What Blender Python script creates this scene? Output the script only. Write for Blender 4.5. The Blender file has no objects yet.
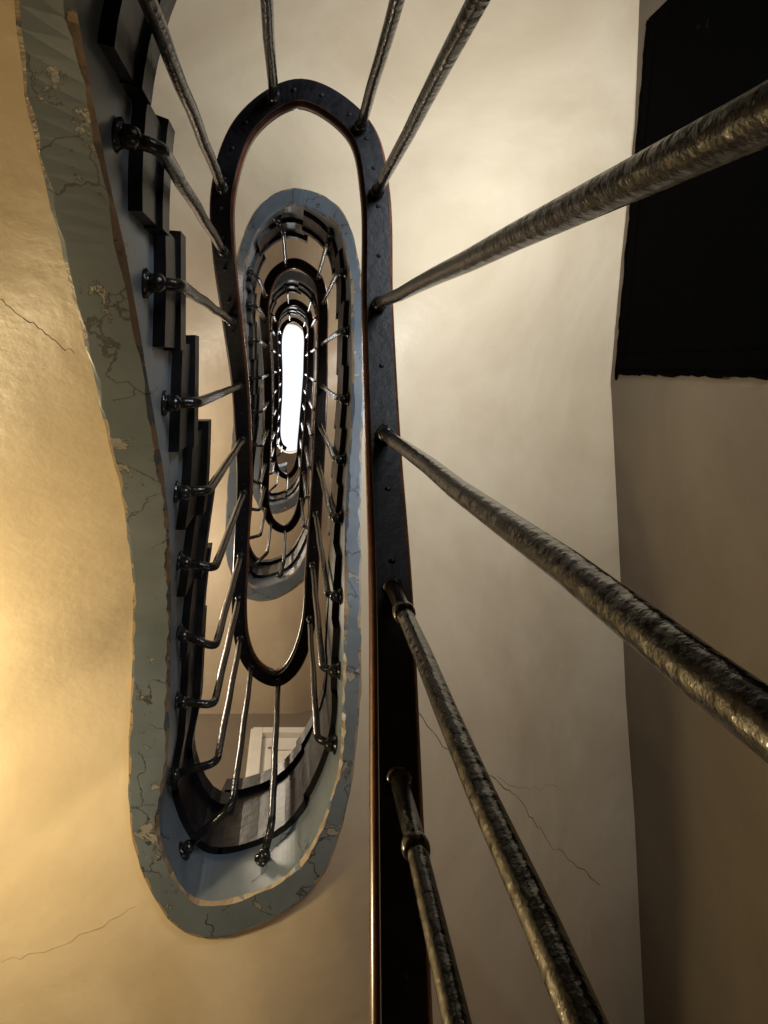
import bpy, bmesh, math, random
from mathutils import Vector, Matrix
random.seed(4)
scene = bpy.context.scene
PER = 2.15
# rail(x,y,z), face(x,y), outer(x,y), zk, wall(x,y), zw   -- one full turn of the stair
TB = [
((-.05,1.075,.20),(-.07,1.15),(-.094,1.236),-.55,(0,1.85),-.64),
((.01,1.02,.205),(.03,1.07),(.059,1.127),-.55,(.35,1.85),-.5),
((.055,.90,.25),(.098,.91),(.125,.952),-.53,(.95,2.26),-.15),
((.070,.75,.37),(.112,.75),(.152,.76),-.50,(1.15,2.40),.08),
((.088,.58,.53),(.122,.58),(.162,.58),-.42,(1.13,1.5),.13),
((.105,.41,.685),(.133,.41),(.173,.41),-.30,(1.11,1.1),.15),
((.119,.265,.82),(.147,.265),(.183,.265),-.22,(1.09,.65),.15),
((.134,.10,1.01),(.163,.10),(.196,.10),-.14,(1.060,.05),.15),
((.141,-.10,1.13),(.170,-.10),(.205,-.10),-.06,(1.095,-.35),.15),
((.146,-.30,1.20),(.174,-.30),(.208,-.31),.09,(1.14,-.8),.15),
((.118,-.43,1.235),(.134,-.48),(.155,-.535),.27,(1.18,-1.25),.2),
((.013,-.508,1.27),(-.005,-.568),(-.01,-.63),.40,(.1,-1.5),.35),
((-.09,-.465,1.32),(-.122,-.508),(-.14,-.568),.50,(-.8,-1.5),.45),
((-.14,-.36,1.38),(-.182,-.385),(-.218,-.41),.62,(-1.1,-1.2),.53),
((-.153,-.25,1.51),(-.2,-.26),(-.267,-.27),.78,(-1.1,-.7),.69),
((-.155,-.11,1.74),(-.2,-.11),(-.274,-.11),.93,(-1.1,-.3),.84),
((-.153,.06,1.98),(-.205,.06),(-.279,.06),1.09,(-1.1,.06),1.0),
((-.155,.23,2.13),(-.213,.23),(-.287,.23),1.25,(-1.1,.35),1.16),
((-.162,.42,2.28),(-.235,.40),(-.308,.40),1.41,(-1.1,.7),1.32),
((-.176,.64,2.33),(-.26,.60),(-.340,.60),1.55,(-1.1,1.1),1.46),
((-.184,.86,2.35),(-.275,.86),(-.359,.86),1.60,(-1.1,1.5),1.51),
((-.165,.98,2.35),(-.292,1.03),(-.346,1.06),1.6,(-1.1,1.85),1.51),
((-.12,1.05,2.35),(-.215,1.17),(-.25,1.235),1.6,(-.6,1.85),1.51),
]
N = len(TB)
def row(i):
    k, j = divmod(i, N); a = PER*k; r, f, o, zk, w, zw = TB[j]
    return (r[0], r[1], r[2]+a, f[0], f[1], o[0], o[1], zk+a, w[0], w[1], zw+a)
def S(t):
    i = math.floor(t); u = t-i
    p0, p1, p2, p3 = row(i-1), row(i), row(i+1), row(i+2)
    out = []
    for c in range(11):
        a, b, d, e = p0[c], p1[c], p2[c], p3[c]
        if c in (8, 9, 10): out.append(b+(d-b)*u)
        elif c in (2, 7):
            m1 = (d-a)/2; m2 = (e-b)/2; dd = d-b
            m1 = min(m1, 3*dd) if dd >= 0 else 0; m2 = min(m2, 3*dd) if dd >= 0 else 0
            out.append((2*u**3-3*u*u+1)*b+(u**3-2*u*u+u)*m1+(-2*u**3+3*u*u)*d+(u**3-u*u)*m2)
        else:
            out.append(.5*((2*b)+(-a+d)*u+(2*a-5*b+4*d-e)*u*u+(-a+3*b-3*d+e)*u**3))
    return out
def R(t): s = S(t); return Vector((s[0], s[1], s[2]))
def F(t): s = S(t); return Vector((s[3], s[4], s[7]))
def O(t): s = S(t); return Vector((s[5], s[6], s[7]-.09))
def W(t): s = S(t); return Vector((s[8], s[9], s[10]))
def soffit_point(t, u):
    o = O(t); w = W(t); uu = u*u*(3-2*u)*.5+u*.5
    p = o.lerp(w, u); p.z = (o.z+.010)+(w.z-o.z-.010)*uu
    return p

# ---------------------------------------------------------------- materials
def newmat(name):
    m = bpy.data.materials.new(name); m.use_nodes = True
    nt = m.node_tree; b = nt.nodes["Principled BSDF"]
    return m, nt, b
def ramp(nt, fac, stops):
    r = nt.nodes.new("ShaderNodeValToRGB")
    while len(r.color_ramp.elements) < len(stops): r.color_ramp.elements.new(.5)
    for e, (p, c) in zip(r.color_ramp.elements, stops):
        e.position = p; e.color = (*c, 1)
    nt.links.new(fac, r.inputs[0]); return r.outputs[0]
def noise(nt, scale, detail=6, rough=.6, dist=0):
    tc = nt.nodes.new("ShaderNodeTexCoord"); n = nt.nodes.new("ShaderNodeTexNoise")
    n.inputs["Scale"].default_value = scale; n.inputs["Detail"].default_value = detail
    n.inputs["Roughness"].default_value = rough; n.inputs["Distortion"].default_value = dist
    nt.links.new(tc.outputs["Object"], n.inputs["Vector"])
    return n.outputs["Fac"]
def mix(nt, fac, a, b):
    m = nt.nodes.new("ShaderNodeMix"); m.data_type = 'RGBA'
    if isinstance(fac, (int, float)): m.inputs[0].default_value = fac
    else: nt.links.new(fac, m.inputs[0])
    for s, v in ((6, a), (7, b)):
        if isinstance(v, tuple): m.inputs[s].default_value = (*v, 1)
        else: nt.links.new(v, m.inputs[s])
    return m.outputs[2]
def bump(nt, b, h, st, dist=.01):
    n = nt.nodes.new("ShaderNodeBump"); n.inputs["Strength"].default_value = st
    n.inputs["Distance"].default_value = dist
    nt.links.new(h, n.inputs["Height"]); nt.links.new(n.outputs[0], b.inputs["Normal"])
def math_(nt, op, a, b=None):
    n = nt.nodes.new("ShaderNodeMath"); n.operation = op
    for k, v in enumerate((a, b)):
        if v is None: continue
        if isinstance(v, (int, float)): n.inputs[k].default_value = v
        else: nt.links.new(v, n.inputs[k])
    return n.outputs[0]
def crackmask(nt, scale, width, nscale, cth, warp=.3, wscale=3):
    tc = nt.nodes.new("ShaderNodeTexCoord")
    nz = nt.nodes.new("ShaderNodeTexNoise"); nz.inputs["Scale"].default_value = wscale; nz.inputs["Detail"].default_value = 5
    nt.links.new(tc.outputs["Object"], nz.inputs["Vector"])
    ad = nt.nodes.new("ShaderNodeVectorMath"); ad.operation = 'MULTIPLY_ADD'
    nt.links.new(nz.outputs["Color"], ad.inputs[0]); ad.inputs[1].default_value = (warp,)*3
    nt.links.new(tc.outputs["Object"], ad.inputs[2])
    vo = nt.nodes.new("ShaderNodeTexVoronoi"); vo.feature = 'DISTANCE_TO_EDGE'; vo.inputs["Scale"].default_value = scale
    nt.links.new(ad.outputs[0], vo.inputs["Vector"])
    cr = math_(nt, 'LESS_THAN', vo.outputs["Distance"], width)
    return math_(nt, 'MULTIPLY', cr, math_(nt, 'GREATER_THAN', noise(nt, nscale, 1), cth))

def plaster(name, c1, c2, rough=.55, st=.35):
    m, nt, b = newmat(name)
    col = ramp(nt, noise(nt, 1.5, 8, .6, .6), [(.32, c2), (.62, c1)])
    fine = noise(nt, 24, 5, .7)
    col = mix(nt, math_(nt, 'MULTIPLY', math_(nt, 'GREATER_THAN', fine, .71), .2), col, tuple(x*.6 for x in c2))
    nt.links.new(col, b.inputs["Base Color"]); b.inputs["Roughness"].default_value = rough
    bump(nt, b, noise(nt, 6, 6, .55), st, .014)
    return m
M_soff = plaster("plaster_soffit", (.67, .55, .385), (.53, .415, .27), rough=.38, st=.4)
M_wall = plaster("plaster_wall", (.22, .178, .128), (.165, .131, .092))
m, nt, b = newmat("crack_brown"); M_crack = m  # own brown tone of the plaster crack lines
nt.links.new(ramp(nt, noise(nt, 20), [(.3, (.24, .17, .10)), (.7, (.40, .30, .19))]), b.inputs["Base Color"])
m, nt, b = newmat("old_brown_filler"); M_fill = m
nt.links.new(ramp(nt, noise(nt, 20), [(.3, (.05, .03, .018)), (.7, (.10, .065, .04))]), b.inputs["Base Color"]); b.inputs["Roughness"].default_value = .8

def greypaint(name, th, bare, k=1.0, st=.5, cth=.56):
    m, nt, b = newmat(name)
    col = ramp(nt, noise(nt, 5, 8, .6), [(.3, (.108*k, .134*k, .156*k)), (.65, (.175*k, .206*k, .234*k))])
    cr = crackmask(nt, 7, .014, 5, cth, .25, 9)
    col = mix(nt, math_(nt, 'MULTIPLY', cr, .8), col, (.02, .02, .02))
    pe = noise(nt, 8, 8, .68, .4)
    rim = math_(nt, 'GREATER_THAN', pe, th-.012)
    col = mix(nt, rim, col, (.04, .03, .02))
    col = mix(nt, math_(nt, 'GREATER_THAN', pe, th), col, bare)
    nt.links.new(col, b.inputs["Base Color"]); b.inputs["Roughness"].default_value = .4
    h = math_(nt, 'ADD', math_(nt, 'MULTIPLY', math_(nt, 'MAXIMUM', pe, th-.004), -1), math_(nt, 'MULTIPLY', noise(nt, 14, 3), .12))
    h = math_(nt, 'SUBTRACT', h, math_(nt, 'MULTIPLY', cr, .06))
    bump(nt, b, h, st, .014)
    return m
M_grey = greypaint("grey_stringer_paint", .69, (.34, .30, .24), k=.95)
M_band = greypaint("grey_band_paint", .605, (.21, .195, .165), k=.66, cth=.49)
M_edge = greypaint("chipped_edge_paint", .48, (.25, .18, .11), k=.7)

m, nt, b = newmat("black_tread_paint"); M_black = m
col = ramp(nt, noise(nt, 25, 6), [(.35, (.004, .004, .005)), (.7, (.013, .013, .015))])
nt.links.new(col, b.inputs["Base Color"]); b.inputs["Roughness"].default_value = .4
b.inputs["Specular IOR Level"].default_value = .3
bump(nt, b, noise(nt, 40, 6), .4, .004)

m, nt, b = newmat("lumpy_painted_iron"); M_iron = m
col = ramp(nt, noise(nt, 40, 5), [(.35, (.006, .006, .006)), (.7, (.022, .021, .020))])
nt.links.new(col, b.inputs["Base Color"]); b.inputs["Metallic"].default_value = 0
b.inputs["Roughness"].default_value = .2; b.inputs["Specular IOR Level"].default_value = .42
bump(nt, b, noise(nt, 75, 4, .5), .65, .003)

m, nt, b = newmat("black_rail_iron"); M_bar = m
col = ramp(nt, noise(nt, 60, 5), [(.3, (.003, .003, .004)), (.75, (.011, .010, .013))])
nt.links.new(col, b.inputs["Base Color"]); b.inputs["Roughness"].default_value = .42
b.inputs["Specular IOR Level"].default_value = .25
bump(nt, b, noise(nt, 60, 5), .3, .003)

m, nt, b = newmat("handrail_wood"); M_wood = m
col = ramp(nt, noise(nt, 14, 6, .6, 1.5), [(.3, (.04, .014, .007)), (.7, (.15, .052, .025))])
nt.links.new(col, b.inputs["Base Color"]); b.inputs["Roughness"].default_value = .25

m, nt, b = newmat("black_door_paint"); M_door = m
pn = noise(nt, 6, 10, .75, .3)
col = mix(nt, math_(nt, 'GREATER_THAN', pn, .66), (.0006, .0006, .0006), (.018, .012, .008))
col = mix(nt, math_(nt, 'GREATER_THAN', pn, .72), col, (.10, .06, .035))
nt.links.new(col, b.inputs["Base Color"]); b.inputs["Roughness"].default_value = .85
b.inputs["Specular IOR Level"].default_value = .02
bump(nt, b, pn, 1, .06)
m, nt, b = newmat("cream_door_paint"); M_cream = m
nt.links.new(ramp(nt, noise(nt, 8), [(.3, (.74, .70, .61)), (.7, (.84, .80, .70))]), b.inputs["Base Color"])
m, nt, b = newmat("brass"); M_brass = m
nt.links.new(ramp(nt, noise(nt, 30), [(.3, (.4, .25, .08)), (.7, (.6, .4, .15))]), b.inputs["Base Color"]); b.inputs["Metallic"].default_value = 1
b.inputs["Roughness"].default_value = .3
m, nt, b = newmat("floor_tile"); M_floor = m
nt.links.new(ramp(nt, noise(nt, 5), [(.3, (.13, .07, .04)), (.7, (.2, .12, .08))]), b.inputs["Base Color"])

# ---------------------------------------------------------------- helpers
def mk(name, verts, faces, mats, fm=None, smooth=False, parent=None, recalc=True):
    me = bpy.data.meshes.new(name); me.from_pydata([tuple(v) for v in verts], [], faces)
    for mm in mats: me.materials.append(mm)
    if fm:
        for p, i in zip(me.polygons, fm): p.material_index = i
    if recalc:
        bm = bmesh.new(); bm.from_mesh(me); bmesh.ops.recalc_face_normals(bm, faces=bm.faces); bm.to_mesh(me); bm.free()
    if smooth: me.polygons.foreach_set("use_smooth", [True]*len(me.polygons))
    o = bpy.data.objects.new(name, me); scene.collection.objects.link(o)
    if parent: o.parent = parent
    return o
def empty(name):
    e = bpy.data.objects.new(name, None); scene.collection.objects.link(e); return e
class Acc:
    def __init__(s): s.v = []; s.f = []; s.m = []
    def add(s, v, f, mi=0):
        k = len(s.v); s.v += v; s.f += [tuple(k+i for i in q) for q in f]; s.m += [mi]*len(f) if isinstance(mi, int) else mi
    def box8(s, p, mi=0):
        s.add(p, [(0,3,2,1),(4,5,6,7),(0,1,5,4),(1,2,6,5),(2,3,7,6),(3,0,4,7)], mi)
    def tube(s, pts, rad, n=12, mi=0, cap=True):
        rs = rad if isinstance(rad, list) else [rad]*len(pts)
        T = (pts[1]-pts[0]).normalized()
        a = Vector((1, 0, 0)) if abs(T.x) < .8 else Vector((0, 1, 0))
        u = T.cross(a).normalized(); v = []
        for i, p in enumerate(pts):
            t = (pts[min(i+1, len(pts)-1)]-pts[max(i-1, 0)]).normalized()
            u = (u-t*u.dot(t)).normalized(); w = t.cross(u)
            for k in range(n):
                an = 2*math.pi*k/n; v.append(p+(u*math.cos(an)+w*math.sin(an))*rs[i])
        f = [(i*n+k, i*n+(k+1) % n, (i+1)*n+(k+1) % n, (i+1)*n+k) for i in range(len(pts)-1) for k in range(n)]
        if cap: f += [tuple(range(n))[::-1], tuple((len(pts)-1)*n+k for k in range(n))]
        s.add(v, f, mi)
    def blob(s, c, ax, prof, n=12, mi=0):
        s.tube([c+ax*d for d, r in prof], [r for d, r in prof], n, mi)

def sweep(acc, t0, t1, step, pos, prof, mi=0):
    n = int((t1-t0)/step); P = [t0+(t1-t0)*i/n for i in range(n+1)]; k = len(prof); v = []
    for t in P:
        p = pos(t); d = pos(t+.05)-pos(t-.05); d.z = 0; d.normalize(); nr = Vector((-d.y, d.x, 0))
        for a, z in prof: v.append(p+nr*a+Vector((0, 0, z)))
    f = [(i*k+j, i*k+(j+1) % k, (i+1)*k+(j+1) % k, (i+1)*k+j) for i in range(n) for j in range(k)]
    f += [tuple(range(k)), tuple(n*k+j for j in range(k))]
    acc.add(v, f, mi)

TEND = N*4+0.0
staircase = empty("winding_staircase")
n = int(TEND*10); A = Acc(); G = Acc(); U = Acc()
ts = [TEND*i/n for i in range(n+1)]
def strip(acc, cols, mis=None):
    k = len(cols[0]); v = [p for c in cols for p in c]
    f = [(i*k+j, i*k+j+1, (i+1)*k+j+1, (i+1)*k+j) for i in range(len(cols)-1) for j in range(k-1)]
    mi = [mis[j] if mis else 0 for i in range(len(cols)-1) for j in range(k-1)]
    acc.add(v, f, mi)
so = []; st = []; up = []
for i, t in enumerate(ts):
    f = F(t); o = O(t); w = W(t); zb = o.z
    wob = .0010*math.sin(t*5.1)+.0008*math.sin(t*13+1)+.0006*math.sin(t*41)
    dirn = Vector((o.x-f.x, o.y-f.y, 0)).normalized()
    o2 = o+dirn*wob
    col = [o2+Vector((0, 0, .010))]
    for q in range(1, 17): col.append(soffit_point(t, q/16))
    col[-1] = w+(w-o).normalized()*.02
    so.append(col)
    fb = Vector((f.x, f.y, zb))
    br = .007+.0035*math.sin(t*7.3)*math.sin(t*3.1)+.002*math.sin(t*31)
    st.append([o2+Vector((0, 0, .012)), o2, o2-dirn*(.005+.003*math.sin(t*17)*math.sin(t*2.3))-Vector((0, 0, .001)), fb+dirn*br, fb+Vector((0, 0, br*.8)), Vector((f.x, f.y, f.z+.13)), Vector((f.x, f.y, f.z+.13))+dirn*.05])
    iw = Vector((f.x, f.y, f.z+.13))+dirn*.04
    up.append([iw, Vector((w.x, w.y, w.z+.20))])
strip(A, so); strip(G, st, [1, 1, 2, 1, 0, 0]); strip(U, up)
for q in (0, n): G.add([p for p in st[q]], [tuple(range(7))])
mk("plaster_underside", A.v, A.f, [M_soff], smooth=True, parent=staircase)
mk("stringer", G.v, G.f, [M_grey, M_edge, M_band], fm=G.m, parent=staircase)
mk("stair_floor_surface", U.v, U.f, [M_floor], parent=staircase)

# hairline cracks running over the plaster underside, in (stair parameter, distance-out) space
def solve(px, py, t0, t1):
    best = (1e9, 0, 0)
    def err(t, u):
        p = soffit_point(t, u)
        return (293+690*p.x/p.z-px)**2+(365+690*p.y/p.z-py)**2 if p.z > .05 else 1e9
    for a in range(61):
        for c in range(41):
            t = t0+(t1-t0)*a/60; u = c/40; e = err(t, u)
            if e < best[0]: best = (e, t, u)
    _, t, u = best; dt = (t1-t0)/60; du = 1/40
    for _ in range(14):
        for ddt in (-dt, 0, dt):
            for ddu in (-du, 0, du):
                e = err(t+ddt, u+ddu)
                if e < best[0]: best = (e, t+ddt, u+ddu)
        _, t, u = best; dt *= .6; du *= .6
    return t, u
CK = Acc(); rc = random.Random(9)
for path, t0, t1, wd_ in (
    ([(413, 690), (420, 715), (443, 745), (470, 768), (497, 778), (520, 800), (545, 838), (572, 862), (600, 885)], 25, 31.5, .0018),
    ([(497, 778), (530, 786), (560, 790)], 25, 31.5, .0007),
    ([(0, 300), (24, 318), (50, 338), (74, 353)], 14, 19, .0005),
    ([(0, 962), (45, 950), (95, 930), (136, 906)], 20.6, 22.9, .0005)):
    pts = [solve(px, py, t0, t1) for px, py in path]
    fine = []
    for (ta, ua), (tb, ub) in zip(pts[:-1], pts[1:]):
        for k in range(6):
            s = k/6; fine.append((ta+(tb-ta)*s+rc.uniform(-.02, .02), ua+(ub-ua)*s+rc.uniform(-.004, .004)))
    fine.append(pts[-1])
    P = [soffit_point(t, u)-Vector((0, 0, .0004)) for t, u in fine]
    CK.tube(P, [wd_*(.35+.65*rc.random()) for _ in P], 5)
mk("plaster_cracks", CK.v, CK.f, [M_crack], parent=staircase)

# treads & risers
bal = [0, 2.1, 3.1, 4, 5, 6, 7, 8, 9, 9.95, 11.45, 13.05, 14, 15, 16, 17, 18, 19, 19.65, 20.5, 21.6]
allb = [b_+N*k for k in range(4) for b_ in bal]
T = Acc()
def hz_(b_): return 0 if b_ < 16.5 else (.05 if b_ < 22.5 else .11)
for i in range(1, len(allb)-1):
    a = (allb[i-1]+allb[i])/2; c = (allb[i]+allb[i+1])/2; zk = F(allb[i]).z
    hz = hz_(allb[i])
    for (ta, tc, z0, z1, inw) in ((a-.06, c, zk+.06, zk+.165+hz, .018), (a-.16, c+.02, zk+.150+hz, zk+.200+hz, .034)):
        m_ = 6; prev = None
        for j in range(m_+1):
            t = ta+(tc-ta)*j/m_; f = F(t); r = R(t); o = O(t)
            d = Vector((o.x-f.x, o.y-f.y, 0)).normalized()
            gap = Vector((r.x-f.x, r.y-f.y, 0)).length
            iw = min(inw, gap*.55)
            p = Vector((f.x, f.y, 0))-d*iw; q = Vector((f.x, f.y, 0))+d*.06
            sec = [p+Vector((0, 0, z0)), q+Vector((0, 0, z0)), q+Vector((0, 0, z1)), p+Vector((0, 0, z1))]
            if prev: T.add(prev+sec, [(0,1,5,4),(1,2,6,5),(2,3,7,6),(3,0,4,7)]+([(0,1,2,3)] if j == 1 else [])+([(4,5,6,7)] if j == m_ else []))
            prev = sec
mk("treads", T.v, T.f, [M_black], parent=staircase)

# ---------------------------------------------------------------- railing
railing = empty("stair_railing")
Hh = Acc(); sweep(Hh, 0, TEND-.5, .1, R, [(-.022,.010),(-.026,.018),(-.026,.034),(-.018,.046),(0,.050),(.018,.046),(.026,.034),(.026,.018),(.022,.010)])
mk("wooden_handrail", Hh.v, Hh.f, [M_wood], smooth=True, parent=railing)
B = Acc(); sweep(B, 0, TEND-.5, .1, R, [(-.0195,0),(-.0195,.0105),(.0195,.0105),(.0195,0)])
t = 0.3
while t < N*2:
    B.blob(R(t)+Vector((0, 0, .001)), Vector((0, 0, -1)), [(0, .0045), (.0015, .004), (.003, .002)], 10)
    t += .45
mk("iron_rail_bar", B.v, B.f, [M_bar], parent=railing)
lean = {8:(0,.032), 7:(0,.0), 6:(-.01,-.012), 5:(-.01,-.008), 9:(.0,.02)}
BA = Acc()
def fillet(pts, r=.022, k=6):
    out = [pts[0]]
    for i in range(1, len(pts)-1):
        a = (pts[i-1]-pts[i]); c = (pts[i+1]-pts[i]); ra = min(r, a.length*.45, c.length*.45)
        a.normalize(); c.normalize(); p0 = pts[i]+a*ra; p2 = pts[i]+c*ra
        for j in range(k+1):
            u = j/k; out.append(p0*(1-u)**2+pts[i]*2*u*(1-u)+p2*u*u)
    out.append(pts[-1]); return out
for bt in allb:
    r = R(bt); f = F(bt)
    if bt > TEND-.6: continue
    dx, dy = lean.get(bt, (0, 0))
    rad = .0090
    base = Vector((r.x+dx, r.y+dy, f.z+.012))
    inward = Vector((base.x-f.x, base.y-f.y, 0)).normalized()
    pts = [f+inward*.0, base, r+Vector((0, 0, .003))]
    pts = fillet(pts, .03)
    a, c = pts[-2], pts[-1]
    pts = pts[:-1]+[a.lerp(c, u/10)+Vector((math.sin(u*1.7+bt)*.0008, math.cos(u*2.1+bt)*.0008, 0))*(0 < u < 10) for u in range(1, 11)]
    BA.tube(pts, rad, 16)
    BA.blob(f-inward*.001, inward, [(0, .020), (.004, .021), (.007, .016), (.012, .013), (.02, .0135), (.026, .010)], 14)
    BA.blob(f+inward*.016+Vector((0, 0, -.004)), Vector((0, 0, -1)), [(-.014, .006), (-.01, .012), (0, .0145), (.008, .012), (.014, .004)], 12)
    dep = {5:.10, 6:.085, 7:.012}.get(bt % N, .012)
    up_ = (r-base).normalized(); cpt = r-up_*dep
    BA.blob(cpt, up_, [(-.009, .0088), (-.006, .0114), (-.002, .0124), (.002, .0124), (.006, .0114), (.009, .0088)], 16)
    BA.blob(r-up_*.004, up_, [(-.004, .0092), (-.001, .0127), (.004, .013)], 14)
mk("balusters", BA.v, BA.f, [M_iron], smooth=True, parent=railing)

# ---------------------------------------------------------------- room shell
Z0, Z1 = -1.0, 9.6
wp = [TB[i][4] for i in range(N)]
def wall(name, idx):
    v = []; f = []
    zs = [Z0+(Z1-Z0)*k/8 for k in range(9)]
    c = [wp[i % N] for i in idx]
    for (x, y) in c:
        for z in zs: v.append((x, y, z))
    for i in range(len(c)-1):
        for k in range(8): f.append((i*9+k, i*9+k+1, (i+1)*9+k+1, (i+1)*9+k))
    return mk(name, v, f, [M_wall], recalc=False)
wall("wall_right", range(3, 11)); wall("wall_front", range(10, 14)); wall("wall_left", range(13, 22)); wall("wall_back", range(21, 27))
mk("floor", [(-1.2,-1.6,Z0),(1.3,-1.6,Z0),(1.3,2.5,Z0),(-1.2,2.5,Z0)], [(0,1,2,3)], [M_floor])
hv = []; K = 48
for i in range(K):
    a = 2*math.pi*i/K; cx = -.04; cy = .33
    x = cx+.20*math.cos(a); y = cy+.20*math.sin(a)+(.70 if math.sin(a) > 0 else -.70)
    hv.append((x, y))
ov = []
for x, y in hv:
    dx, dy = x+.04, y-.33; s_ = min(1.35/max(abs(dx), 1e-6), 2.1/max(abs(dy), 1e-6)); ov.append((-.04+dx*s_, .33+dy*s_))
cv = [(x, y, Z1) for x, y in hv]+[(x, y, Z1) for x, y in ov]+[(x, y, Z1+.25) for x, y in hv]
cf = [(i, (i+1) % K, K+(i+1) % K, K+i) for i in range(K)]+[(i, (i+1) % K, 2*K+(i+1) % K, 2*K+i) for i in range(K)]
mk("ceiling", cv, cf, [M_soff])

def door(name, p0, p1, zb, zt, inw, mat, fr=.07, rows=((.06, .36), (.42, .94)), fp=.035, ragged=False):
    root = empty(name)
    p0 = Vector((*p0, 0)); p1 = Vector((*p1, 0)); d = (p1-p0); L = d.length; d.normalize(); nn = Vector((*inw, 0)).normalized()
    def bx(acc, u0, u1, z0, z1, n0, n1):
        P = []
        for z in (z0, z1):
            for u, q in ((u0, n0), (u1, n0), (u1, n1), (u0, n1)): P.append(p0+d*u+nn*q+Vector((0, 0, z)))
        acc.box8(P)
    FR = Acc()
    bx(FR, 0, fr, zb, zt, -.03, fp); bx(FR, L-fr, L, zb, zt, -.03, fp); bx(FR, fr, L-fr, zt-fr, zt, -.03, fp)
    bx(FR, -.012, 0.012, zb, zt+.012, -.03, fp*.6); bx(FR, L-.012, L+.012, zb, zt+.012, -.03, fp*.6); bx(FR, 0, L, zt-.0, zt+.014, -.03, fp*.6)
    o = mk("frame", FR.v, FR.f, [mat], parent=root)
    bv = o.modifiers.new("b", 'BEVEL'); bv.width = .003; bv.segments = 2
    LF = Acc(); bx(LF, fr, L-fr, zb, zt-fr, -.03, .008)
    H = zt-fr-zb; wu = (L-2*fr)
    for a, c in rows:
        for s in (0, 1):
            u0 = fr+wu*(.07+.46*s); u1 = u0+wu*.40
            z0, z1 = zb+H*a, zb+H*c
            bx(LF, u0, u1, z0, z0+.02, .008, .016); bx(LF, u0, u1, z1-.02, z1, .008, .016)
            bx(LF, u0, u0+.02, z0, z1, .008, .016); bx(LF, u1-.02, u1, z0, z1, .008, .016)
            bx(LF, u0+.05, u1-.05, z0+.05, z1-.05, .008, .012)
    o = mk("leaf", LF.v, LF.f, [mat], parent=root)
    bv = o.modifiers.new("b", 'BEVEL'); bv.width = .002; bv.segments = 2
    KN = Acc(); c = p0+d*(L-fr-.06)+Vector((0, 0, zb+H*.45))
    KN.blob(c, nn, [(0, .022), (.012, .02), (.015, .009), (.035, .009), (.042, .022), (.055, .026), (.066, .018), (.07, .004)], 16)
    mk("knob", KN.v, KN.f, [M_brass], smooth=True, parent=root)
    if ragged:   # tattered paint / filler clinging along the border
        RG = Acc(); rr = random.Random(5)
        def flake(u, z, su, sz, mi, off):
            k = 8
            ring = [p0+d*(u+su*rr.uniform(.6, 1.3)*math.cos(2*math.pi*q/k))+Vector((0, 0, z+sz*rr.uniform(.6, 1.3)*math.sin(2*math.pi*q/k))) for q in range(k)]
            v = [p-nn*.002 for p in ring]+[p+nn*off for p in ring]
            RG.add(v, [tuple(range(k, 2*k))]+[(q, (q+1) % k, k+(q+1) % k, k+q) for q in range(k)], mi)
        z = zb
        while z < zt:
            s = rr.uniform(.015, .05); flake(-.009+rr.uniform(-.003, .003), z, rr.uniform(.006, .010), s, 0, fp*.7+rr.random()*.002); z += s*1.1
        u = 0
        while u < L:
            s = rr.uniform(.015, .05); flake(u, zt+.010+rr.uniform(-.003, .003), s, rr.uniform(.006, .011), 0, fp*.7+rr.random()*.002); u += s*1.1
        for _ in range(9):
            flake(rr.uniform(-.018, -.012), rr.uniform(zt-.8, zt), .004, rr.uniform(.01, .03), 1, .003)
        for _ in range(12):
            flake(rr.uniform(.0, L*.9), zt+rr.uniform(.014, .020), rr.uniform(.01, .03), .004, 1, .003)
        mk("flaking_border", RG.v, RG.f, [mat, M_fill], fm=RG.m, parent=root)
    return root
wd = Vector((1.18-1.060, -1.25-.05)).normalized()
pa = Vector((1.060, .05))+wd*.035; pb = Vector((1.060, .05))+wd*1.18
door("door_1", pa, pb, .42, 2.25, (-1, -.09), M_door, fp=.0085, fr=.05, rows=(), ragged=True)
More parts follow.
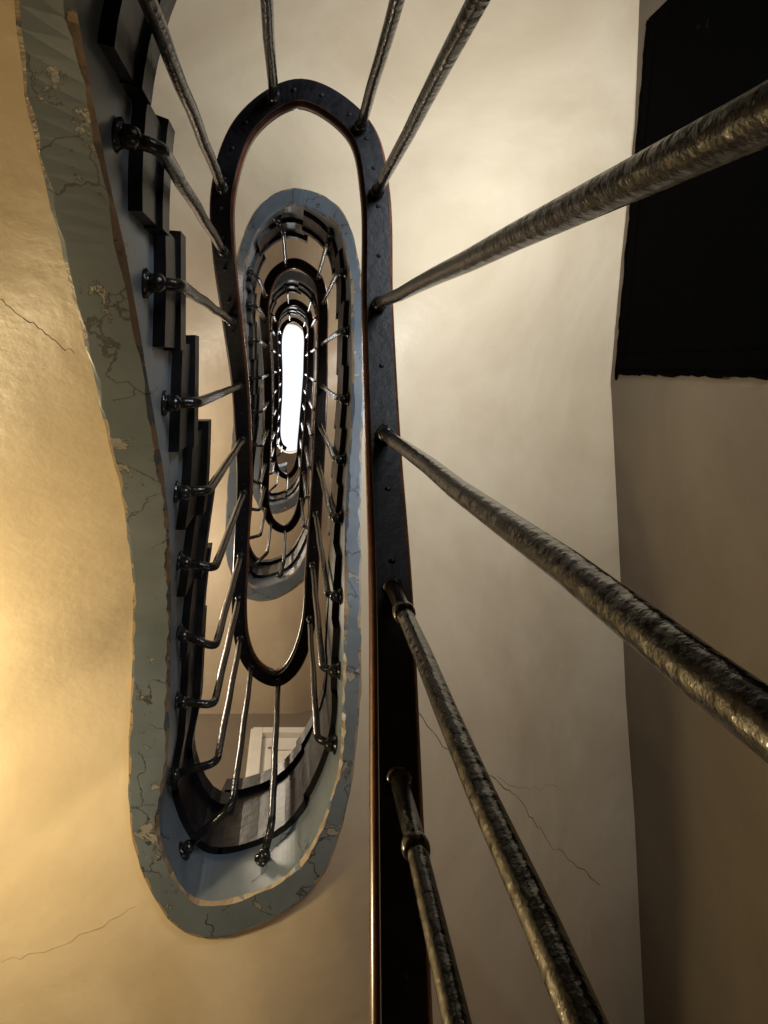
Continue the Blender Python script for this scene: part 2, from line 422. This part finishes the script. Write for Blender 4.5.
door("door_2", (-.20, 1.85), (.33, 1.85), 1.82, 3.46, (0, -1), M_cream, fr=.05)

# ---------------------------------------------------------------- lights
def point(name, loc, col, w, r=.08):
    l = bpy.data.lights.new(name, 'POINT'); l.color = col; l.energy = w; l.shadow_soft_size = r
    o = bpy.data.objects.new(name, l); o.location = loc; scene.collection.objects.link(o)
def area(name, loc, tgt, sx, sy, col, w, spread=180):
    l = bpy.data.lights.new(name, 'AREA'); l.shape = 'RECTANGLE'; l.size = sx; l.size_y = sy; l.color = col; l.energy = w
    l.spread = math.radians(spread)
    o = bpy.data.objects.new(name, l); o.location = loc
    o.rotation_euler = (Vector(tgt)-Vector(loc)).to_track_quat('-Z', 'Y').to_euler(); scene.collection.objects.link(o)
point("landing_lamp", (-.94, .72, 1.05), (1, .81, .46), 30, .07)
area("hall_daylight", (.78, -.92, .60), (.42, -.50, 2.3), .5, .5, (.88, .94, 1), 20, 125)
area("low_right_fill", (.85, 1.2, .35), (.3, .2, 1.6), .4, .6, (1, .92, .82), 1.3)  # weak warm fill added low on the right, out of view; no entrance there
for k in range(1, 4):
    point("landing_lamp", (-.75, .9, .85+PER*k), (1, .86, .68), 20, .1)
    point("landing_lamp", (.7, -.6, 1.35+PER*k), (1, .93, .87), 20, .1)
area("skylight_daylight", (-.06, .33, Z1+.15), (-.06, .33, 0), .36, 1.6, (.93, .97, 1), 12)

w = bpy.data.worlds.new("sky"); scene.world = w; w.use_nodes = True
bg = w.node_tree.nodes["Background"]; bg.inputs[0].default_value = (.90, .95, 1, 1); bg.inputs[1].default_value = 1.0
scene.view_settings.view_transform = 'Standard'
scene.view_settings.exposure = .15

cam = bpy.data.cameras.new("camera"); co = bpy.data.objects.new("camera", cam); scene.collection.objects.link(co)
co.location = (0, 0, 0); co.rotation_euler = (math.pi, 0, 0)
cam.sensor_fit = 'AUTO'; cam.sensor_width = 36; cam.lens = 690/1024*36
cam.shift_x = 91/1024; cam.shift_y = -147/1024; cam.clip_start = .01
scene.camera = co
